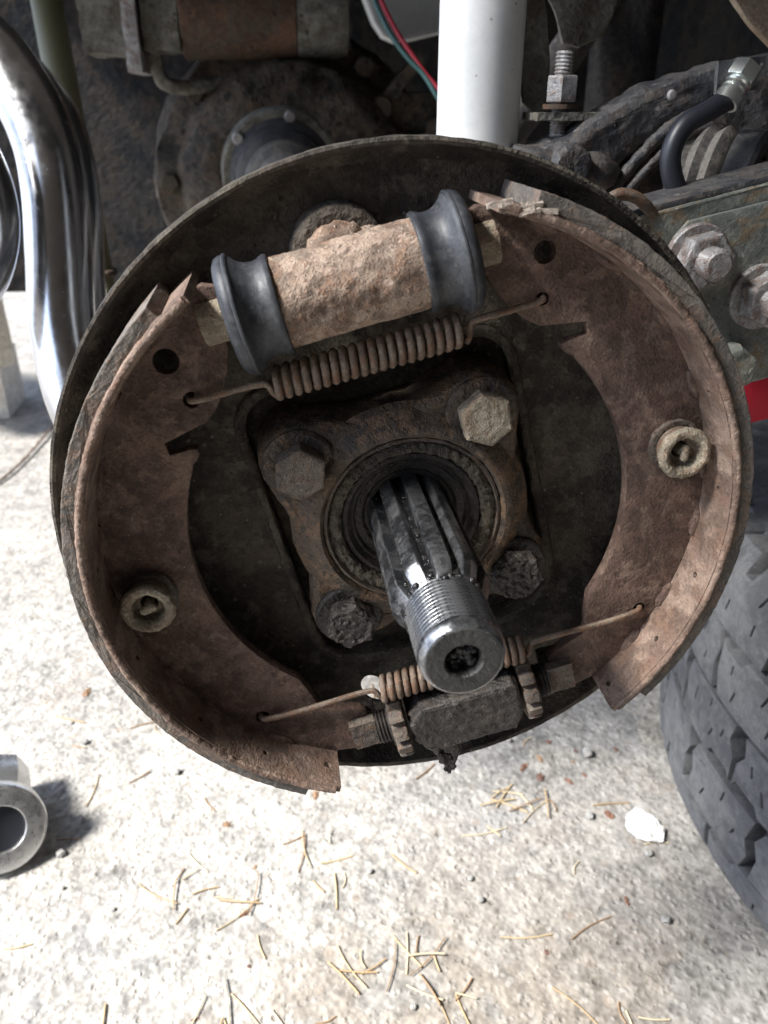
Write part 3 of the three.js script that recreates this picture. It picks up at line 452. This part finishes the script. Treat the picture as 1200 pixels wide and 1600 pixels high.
{
  thing('bump_stop_bracket', 'brown bracket holding an upright bolt beside the white shock absorber', 'bracket', [85, 140, -135]);
  part('strap', rough(subdivide(ext(shape([[68, 240], [72, 165], [74.2, 151], [77, 136], [82, 131.4], [88, 131.5], [88.5, 150], [85, 172], [76, 200], [76, 240]]), -150, -146, 0.8), 4), 0.5, 0.1), M.alloy);
  part('foot', rough(subdivide(new THREE.BoxGeometry(30, 3.2, 24).translate(92, 130.4, -135), 3), 0.5, 0.2), M.alloy);
  const th = [[4, 118]]; for (let z = 118; z < 156; z += 1.5) th.push([4.1, z], [3.5, z + 0.75]); th.push([3.4, 156.5], [0.1, 156.5]);
  const b = part('bolt', latheZ(th, 24).rotateX(-Math.PI / 2).translate(90, 0, -132), M.zinc, undefined, 0.3);
  part('nut', rough(subdivide(ext(poly(6, 7.4, 0.2), 0, 11, 0.8).rotateX(-Math.PI / 2).translate(90, 136, -132), 2), 0.2, 0.3), M.zinc, b, 0.5);
  part('washer', latheZ([[0.1, 0], [8, 0], [8, 2], [0.1, 2]].reverse(), 36).rotateX(-Math.PI / 2).translate(90, 133.4, -132), M.rustcan, b, 0.5);
}
{
  thing('grey_panel', 'dull grey sheet metal panel hanging above the bracket bolt', 'panel', [115, 175, -200]);
  part('panel', rough(subdivide(ext(shape([[92, 260], [97, 190], [106, 177], [112, 163], [121, 161.5], [133, 167], [139, 182], [150, 260]]), -203, -200, 0.6), 5), 1.2, 0.05), M.alloy);
}
{
  thing('tan_panel', 'tan rusty body panel edge slanting across above the brake hose', 'panel', [225, 175, -200]);
  part('panel', rough(subdivide(ext(shape([[180, 205], [198, 188], [212, 174], [226, 164.5], [246, 151], [330, 100], [330, 260], [180, 260]]), -206, -200, 1), 8), 1, 0.05), M.tan);
}
{
  thing('frame_brace', 'dark round frame brace slanting behind the shock absorber', 'brace', [160, 150, -420]);
  part('tube', tube([[100, 92, -330], [150, 140, -360], [230, 230, -420]], 13, 30, 18), M.armpaint, undefined, 1);
  part('upright', new THREE.CylinderGeometry(26, 26, 330, 30).translate(236, 190, -420), M.underseal, undefined, 0.8);
}
{
  thing('jack_bar', 'bright red steel bar below the spring plate', 'bar', [190, 10, -80]);
  part('bar', ext(shape([[150, -12], [150, 13], [181, 21.6], [330, 58], [330, 33], [173, -2.2]]), -96, -70, 1.4), M.red);
}
// gearbox, drive shaft, starter
{
  thing('gearbox', 'dark grimy gearbox casing with bolts under the starter motor', 'gearbox', [-10, 50, -760]);
  part('casing', rough(subdivide(latheZ([[0.1, -640], [60, -640], [100, -646], [118, -660], [128, -690], [150, -700], [158, -730], [160, -820]].reverse(), 80).translate(-10, 52, 0), 9), 5, 0.02), M.casting, undefined, 0.9);
  part('nose', rough(subdivide(new THREE.BoxGeometry(190, 150, 160).translate(150, 70, -760), 14), 6, 0.02), M.casting, undefined, 0.9);
  for (let k = 0; k < 9; k++) { const a = k * 0.7 + 0.3, R = 138; part('casing_bolt', rough(subdivide(ext(poly(6, 11, k), -700, -682, 2).translate(-10 + R * Math.cos(a), 52 + R * Math.sin(a), 0), 6), 1, 0.1), M.casting, undefined, 0.6); }
  for (const [x, y] of [[96, 96], [140, 110], [80, 130]]) part('casing_bolt', latheZ([[0.1, -664], [10, -664], [12, -667], [12, -684]].reverse(), 24).translate(x, y, 0), M.casting, undefined, 0.5);
  part('rib', [-0.5, 0.1, 0.8].map((a) => rough(new THREE.BoxGeometry(150, 12, 40, 12, 2, 4).rotateZ(a).translate(70, 90 + a * 40, -690), 3, 0.05)), M.casting, undefined, 0.8);
}
{
  const c = [-30, 78, -530], ax = V(30, -78, 530).normalize();
  thing('drive_shaft', 'black ribbed drive shaft boot with a pale metal flange ring', 'drive shaft', c);
  part('flange_ring', toDir(latheZ([[40, -12], [53, -12], [54, -10], [54, 6], [52, 8], [47, 8], [45, 4]], 80), V(0, 0, 1), ax, c), M.alloy, undefined, 0.5);
  part('boot', toDir(latheZ([[50, -2], [47, 8], [44, 14], [40, 17], [42, 22], [40, 28], [34, 32], [35.5, 38], [33, 44], [27, 48], [28, 54], [24, 60], [20, 64], [16, 80]], 80), V(0, 0, 1), ax, c), M.bootdark, undefined, 1);
  part('shaft', toDir(new THREE.CylinderGeometry(13, 13, 440, 28).rotateX(Math.PI / 2).translate(0, 0, 290), V(0, 0, 1), ax, c), M.armpaint, undefined, 0.8);
  for (let k = 0; k < 6; k++) { const a = k * 1.047 + 0.35; part('flange_bolt', toDir(latheZ([[0.1, 12], [4, 12], [5, 10.5], [5, 6]].reverse(), 20).translate(49 * Math.cos(a), 49 * Math.sin(a), 0), V(0, 0, 1), ax, c), M.zinc, undefined, 0.5); }
}
{
  thing('starter_motor', 'rusty round starter motor mounted above the gearbox', 'starter motor', [-60, 212, -690]);
  const at = (g) => g.translate(0, 214, -690);
  part('body', rough(subdivide(at(latheX([[-118, 0.1], [-118, 39], [-116, 41], [-6, 41], [-5, 39.5], [-5, 0.1]], 64)), 6), 0.8, 0.05), M.rustcan, undefined, 0.5);
  part('end_cover', rough(subdivide(at(latheX([[-5, 0.1], [-5, 40.4], [36, 40], [46, 37], [49, 30], [49, 0.1]], 64)), 6), 1.2, 0.05), M.alloy, undefined, 0.5);
  part('drive_housing', rough(subdivide(new THREE.BoxGeometry(34, 80, 70).translate(-136, 220, -690), 6), 2, 0.04), M.alloy, undefined, 0.5);
  part('mounting_flange', rough(subdivide(new THREE.BoxGeometry(13, 110, 90).translate(-163, 216, -688), 6), 1.2, 0.04), M.zinc, undefined, 0.5);
  part('nose_housing', rough(subdivide(new THREE.BoxGeometry(40, 90, 80).translate(-190, 222, -690), 8), 2.5, 0.04), M.alloy, undefined, 0.5);
  part('lever', rough(tube([[-146, 176, -670], [-142, 156, -668], [-134, 150, -668], [-90, 152, -690], [-60, 160, -700]], 7, 40, 12), 1.2, 0.08), M.alloy, undefined, 0.9);
  part('terminal', [new THREE.BoxGeometry(40, 24, 20).translate(-128, 250, -646), new THREE.CylinderGeometry(5, 5, 14, 16).rotateX(Math.PI / 2).translate(-112, 246, -632)], M.painted, undefined, 0.5);
}
for (const [mat, dx, lab] of [[M.redwire, 0, 'thin red insulated wire hanging down beside the white shock absorber'], [M.greenwire, -5, 'thin dark green insulated wire hanging down beside the red wire']]) {
  thing('wire', lab, 'wire', [70 + dx, 180, -470], { group: 'wires hanging above the gearbox' });
  part('wire', tube([[48 + dx, 236, -490], [53 + dx, 213, -487], [66 + dx * 1.2, 185, -471], [78 + dx, 167, -460], [86 + dx * 0.4, 156, -453], [99 + dx, 140, -443], [112 + dx, 118, -436]], 2.1, 80, 10), mat, undefined, 1);
}
{
  thing('white_tank', 'white painted tank showing above the wires', 'tank', [140, 250, -900]);
  part('shell', ext(shape([[80, 400], [82, 262], [100, 222], [112, 207], [128, 201], [150, 204], [192, 213], [260, 228], [260, 400]]), -920, -890, 8), M.painted);
}
{
  thing('frame_post', 'khaki painted frame post behind the stainless exhaust pipes', 'post', [-243, 0, -690]);
  part('post', tube([[-262, 290, -770], [-244, 150, -697], [-231, 54, -648], [-216, -60, -590]], 16, 20, 18), M.khaki, undefined, 1);
  part('clamp', new THREE.TorusGeometry(17, 4, 10, 32).rotateX(Math.PI / 2).translate(-222, -20, -610), M.casting, undefined, 1);
}
// stainless exhaust header
const PIPES = [
  ['bent stainless exhaust pipe running down to the backing plate edge', [[-290, 206, -390], [-250, 188, -378], [-218, 168, -362], [-197, 141, -346], [-185, 113, -331], [-181, 84, -317], [-181, 47, -298], [-181, 3, -275], [-172, -41, -252], [-150, -80, -238], [-110, -105, -230]], 20.5],
  ['stainless exhaust pipe half hidden behind the larger bent pipe', [[-262, 172, -470], [-222, 150, -450], [-196, 116, -424], [-189, 66, -400], [-190, 12, -373], [-186, -52, -340], [-166, -100, -320]], 20.5],
  ['stainless exhaust pipe elbow turning away beside the larger bent pipe', [[-300, 134, -330], [-262, 130, -310], [-226, 116, -292], [-213, 90, -277], [-213, 62, -264], [-226, 38, -256], [-262, 26, -260], [-320, 24, -290]], 18],
];
for (const [lab, pts, r] of PIPES) {
  thing('exhaust_pipe', lab, 'exhaust pipe', pts[Math.floor(pts.length / 2)], { group: 'stainless exhaust header pipes' });
  part('pipe', tube(pts, r, 120, 40), M.stainless, undefined, 1.2);
  const a = V(...pts[1]), b = V(...pts[2]); part('weld_seam', toDir(new THREE.TorusGeometry(r, 0.9, 8, 60), V(0, 0, 1), b.clone().sub(a), pts[1]), M.chrome, undefined, 1);
}

// ------------------------------------------------------------------ tyre lying on its side
const FLOOR = -360;
{
  const R = 330, cx = 556, cz = -92, H = 232, mid = FLOOR + 14 + H / 2 + 6;
  thing('tyre', 'grey all-terrain tyre lying flat on the concrete', 'tyre', [cx, FLOOR, cz]);
  const prof = [[190, 6], [215, 2], [262, 0], [300, 6], [312, 18], [315, 34], [315, 218], [312, 236], [302, 250], [262, 258], [215, 256], [192, 250], [186, 236], [230, 226], [300, 212], [304, 128], [300, 44], [230, 30], [186, 20], [190, 6]];
  part('carcass', new THREE.LatheGeometry(prof.map(([r, y]) => new THREE.Vector2(r, y)), 160).translate(cx, FLOOR, cz), M.tyre, undefined, 0.6);
  const bend = (poly2, slits, r0, r1) => {               // a block drawn in (along, across) mm and bent round the tyre
    const s = shape(poly2); for (const [x, y, l, a] of slits) { const h = new THREE.Path(), c = Math.cos(a), q = Math.sin(a), w = 0.9; [[-l, -w], [l, -w], [l, w], [-l, w]].reverse().forEach(([u, v], i) => { const X = x + u * c - v * q, Y = y + u * q + v * c; i ? h.lineTo(X, Y) : h.moveTo(X, Y); }); h.closePath(); s.holes.push(h); }
    let g = ext(s, 0, r1 - r0, 0.5, 4); g = subdivide(g, 18); const p = g.attributes.position;
    for (let i = 0; i < p.count; i++) { const x = p.getX(i), y = p.getY(i), z = p.getZ(i), edge = Math.max(0, Math.abs(y) - 86), rr = r0 + z - edge * edge * 0.016, a = x / R; p.setXYZ(i, rr * Math.sin(a), y, rr * Math.cos(a)); }
    g = boxUV(clean(g, 0.5), 130); g.scale(0.001, 0.001, 0.001); return g;
  };
  const rows = [
    [-99, [[-24, -15], [20, -17], [24, -2], [22, 6], [24.4, 20], [-5, 20.6], [-7, 15], [-20, 14.5], [-24, 18]], [[-12, -4, 5, 1.3], [8, 4, 5, 1.35], [15, -6, 4, 1.5]], 0],
    [-56, [[-22.4, -20.6], [22, -20.8], [24.4, -8], [21.5, 2], [24.4, 20.4], [-20, 20.6], [-24, 8], [-21, -3]], [[-10, -8, 5, 1.2], [4, 10, 5, 1.4], [-14, 12, 4, 0.2], [14, -4, 4, 1.2]], 0.5],
    [-10, [[-24, -20.5], [6, -20.8], [9, -15], [22, -14], [24.4, -20], [24, -2], [20, 8], [22, 20.6], [-22, 20.6], [-24.4, 6], [-22, -6]], [[-12, 4, 6, 1.45], [6, -6, 5, 1.2], [2, 14, 4, 1.5], [14, 4, 4, 1.3]], 0.1],
    [35, [[-21, -20.6], [24.2, -20.4], [22, -4], [24.4, 8], [21.6, 20.6], [-6, 20.6], [-9, 14], [-21, 14.4], [-24.2, 20], [-24.4, -4]], [[-10, -10, 5, 1.3], [8, 10, 6, 1.2], [-14, 6, 4, 1.5], [13, -8, 4, 1.4]], 0.6],
    [82, [[-24.2, -20.6], [22, -20.8], [24.4, -6], [22, 8], [24, 31], [2, 32], [0.6, 20], [-5, 19], [-7, 32], [-24, 31]], [[-8, -6, 5, 1.3], [12, -4, 5, 1.4], [12, 16, 5, 1.3], [-15, 12, 5, 1.4]], 0.2],
  ];
  const n = 26, step = 2 * Math.PI / n;
  for (const [v, pl, sl, off] of rows) {
    const g = [0, 1].map((k) => { const m = k ? pl.map(([x, y]) => [-x * 0.97, y]).reverse() : pl; const q = bend(m.map(([x, y]) => [x * 1.58, y * 1.03 + v]), sl.map(([x, y, l, a]) => [(k ? -x : x) * 1.6, y + v, l, k ? -a : a]), 313, R); return q; });
    for (let i = 0; i < n; i++) {
      const a = (i + off) * step, face = Math.cos(a - (-1.35)); if (face < 0.1) continue;
      const m = new THREE.Mesh(g[(i * 7 + Math.floor(v + 200)) % 3 === 0 ? 1 : 0], M.tyre); m.name = 'tread_block'; m.rotation.y = a; m.position.y = (mid - FLOOR) / 1000; m.castShadow = m.receiveShadow = true; cur.o.add(m);
    }
  }
}
{ // wrench head
  const ax = V(0.36, 0.5, 0.79).normalize(), c = [-264, FLOOR + 29.5, -182], Z = V(0, 0, 1);
  thing('ratchet_wrench', 'chrome wrench head with a round dark disc lying on the concrete', 'wrench', [c[0], FLOOR, c[2]]);
  part('head', toDir(latheZ([[0.1, -16], [25, -16], [29, -14.5], [31, -11], [31.4, 4], [30.4, 6.4], [28, 7.4], [17, 7.4], [16.4, 7], [16.4, 2], [0.1, 2]], 80), Z, ax, c), M.chrome, undefined, 0.45);
  part('disc', toDir(latheZ([[0.1, 3], [15.6, 3], [16.3, 2.4], [16.3, 2]], 60), Z, ax, c), M.hose, undefined, 0.5);
  for (const [x, y] of [[-14, -16], [-19, 10]]) part('pin_hole', toDir(latheZ([[0.1, 7.6], [3, 7.6], [3.8, 8], [4, 7.2]], 24).translate(x, y, 0), Z, ax, c), M.hose, undefined, 0.5);
  const w = (d, dy) => [c[0] - ax.x * d, c[1] - ax.y * d + dy, c[2] - ax.z * d];
  part('collar', tube([w(11, 0), w(15, 2), w(19, 4)], 20, 12, 36), M.chrome, undefined, 1);
  part('neck', tube([w(15, 2), w(20, 4), [c[0] - 11, FLOOR + 25, c[2] - 40], [c[0] - 15, FLOOR + 23, c[2] - 52], [c[0] - 18, FLOOR + 22, c[2] - 60]], 21, 30, 8), M.chrome, undefined, 0.5);
  part('drive_end', tube([[c[0] - 17.6, FLOOR + 22, c[2] - 59], [c[0] - 19, FLOOR + 22, c[2] - 63]], 16, 4, 32), M.chrome, undefined, 0.5);
}
{ // pale timber far under the car
  thing('timber_block', 'pale timber block on the sunlit concrete behind the exhaust pipes', 'timber', [-660, FLOOR, -1200]);
  part('block', rough(subdivide(new THREE.BoxGeometry(380, 110, 130).rotateY(-0.75).translate(-660, FLOOR + 160, -1200), 30), 2, 0.02), M.wood, undefined, 0.5);
  for (const x of [-780, -560]) part('bearer', new THREE.BoxGeometry(90, 105, 110).translate(x, FLOOR + 52.5, -1200), M.wood, undefined, 0.5);
}
{
  thing('stick', 'thin grey stick lying on the sunlit concrete behind the wheel', 'stick', [-440, FLOOR, -960]);
  part('stick', rough(tube([[-510, FLOOR + 3, -780], [-456, FLOOR + 4, -864], [-426, FLOOR + 6, -1080], [-420, FLOOR + 5, -1120]], 2, 60, 9), 1.4, 0.05), M.spring, undefined, 1);
}
{
  thing('paper_scrap', 'crumpled white paper scrap on the concrete against the tyre', 'paper', [216, FLOOR, -140]);
  const g = subdivide(ext(shape([[-13, 4], [-8, 14], [2, 18], [12, 10], [15, -4], [9, -14], [-2, -13], [-9, -8]]), 0, 2, 0.5), 2.2).rotateX(-Math.PI / 2).translate(210, FLOOR + 3, -140);
  const p = g.attributes.position; for (let i = 0; i < p.count; i++) p.setY(i, p.getY(i) + 1.6 * (1 + n3(p.getX(i) * 0.12, 0, p.getZ(i) * 0.12)) + 0.6 * n3(p.getX(i) * 0.4, 5, p.getZ(i) * 0.4) - 2.2);
  part('sheet', g, M.paper, undefined, 0.5);
}
// ------------------------------------------------------------------ litter on the floor
{
  const r = rng(4242), kinds = Array.from({ length: 6 }, (_, k) => {
    const L = 13 + 5.5 * (k % 5), b = (r() - 0.5) * 9; const g = boxUV(clean(tube([[-L / 2, 0.5, 0], [-L / 6, 0.6, b * 0.5], [L / 6, 0.7 + 0.3 * r(), b * 0.5], [L / 2, 0.6 + r() * 0.6, 0]], 0.42 + 0.26 * r(), 10, 6), 1.2), 20); g.scale(0.001, 0.001, 0.001); return g;
  });
  const put = (x, z, y = 0.2) => {
    const m = new THREE.Mesh(kinds[Math.floor(r() * 6)], M.needles[Math.floor(r() * 4)]); m.name = numbered('pine_needle'); m.position.set(x / 1000, y / 1000, z / 1000); m.rotation.y = r() * 6.283; m.castShadow = m.receiveShadow = true;
    m.userData = { label: 'dry tan pine needle lying on the concrete', category: 'pine needle', group: 'pine needles on the concrete' }; scene.add(m);
  };
  for (let k = 0; k < 13; k++) { const cx = -170 + 380 * r(), cz = -200 + 210 * r(), n = 2 + Math.floor(r() * 4); for (let i = 0; i < n; i++) put(cx + (r() - 0.5) * 40, cz + (r() - 0.5) * 34, 0.1 + i * 0.5); }
  for (let k = 0; k < 52; k++) put(-300 + 520 * r(), -420 + 440 * r());
  for (const [x, z] of [[-22, -62], [-14, -66], [-18, -58], [-8, -60], [-28, -55]]) put(x, z, 1);
  const fl = [0, 1, 2, 3].map(() => { const g = boxUV(clean(rough(new THREE.IcosahedronGeometry(3.2, 2).scale(1.2 + 1.2 * r(), 0.3, 0.6 + 0.7 * r()), 2.4, 0.5), 0.9), 20); g.scale(0.001, 0.001, 0.001); return g; });
  for (let k = 0; k < 34; k++) {
    const m = new THREE.Mesh(fl[k % 4], M.bark[Math.floor(r() * 3)]); m.name = numbered('bark_flake'); const s = 0.3 + r() * 0.6; m.scale.setScalar(s); m.position.set((k < 18 ? 80 + 150 * r() : -260 + 480 * r()) / 1000, 0.0008 * s, (k < 18 ? -330 + 150 * r() : -420 + 440 * r()) / 1000); m.rotation.y = r() * 6.283; m.castShadow = m.receiveShadow = true;
    m.userData = { label: 'small reddish brown bark flake on the concrete', category: 'bark flake', group: 'bark flakes on the concrete' }; scene.add(m);
  }
  const st = [0, 1, 2].map(() => { const g = boxUV(clean(rough(new THREE.IcosahedronGeometry(3.4, 2).scale(1.1, 0.75, 0.9), 1.4, 0.3), 0.7), 20); g.scale(0.001, 0.001, 0.001); return g; });
  for (let k = 0; k < 24; k++) {
    const m = new THREE.Mesh(st[k % 3], M.stone); m.name = numbered('pebble'); const s = k ? 0.4 + r() * 0.6 : 1.4; m.scale.setScalar(s); m.position.set(k ? (-260 + 480 * r()) / 1000 : 0.196, 0.0022 * s, k ? (-400 + 420 * r()) / 1000 : -0.222); m.rotation.y = r() * 6.283; m.castShadow = m.receiveShadow = true;
    m.userData = { label: 'small pale grey pebble loose on the concrete', category: 'pebble', group: 'pebbles on the concrete' }; scene.add(m);
  }
}
renderer.render(scene, camera);
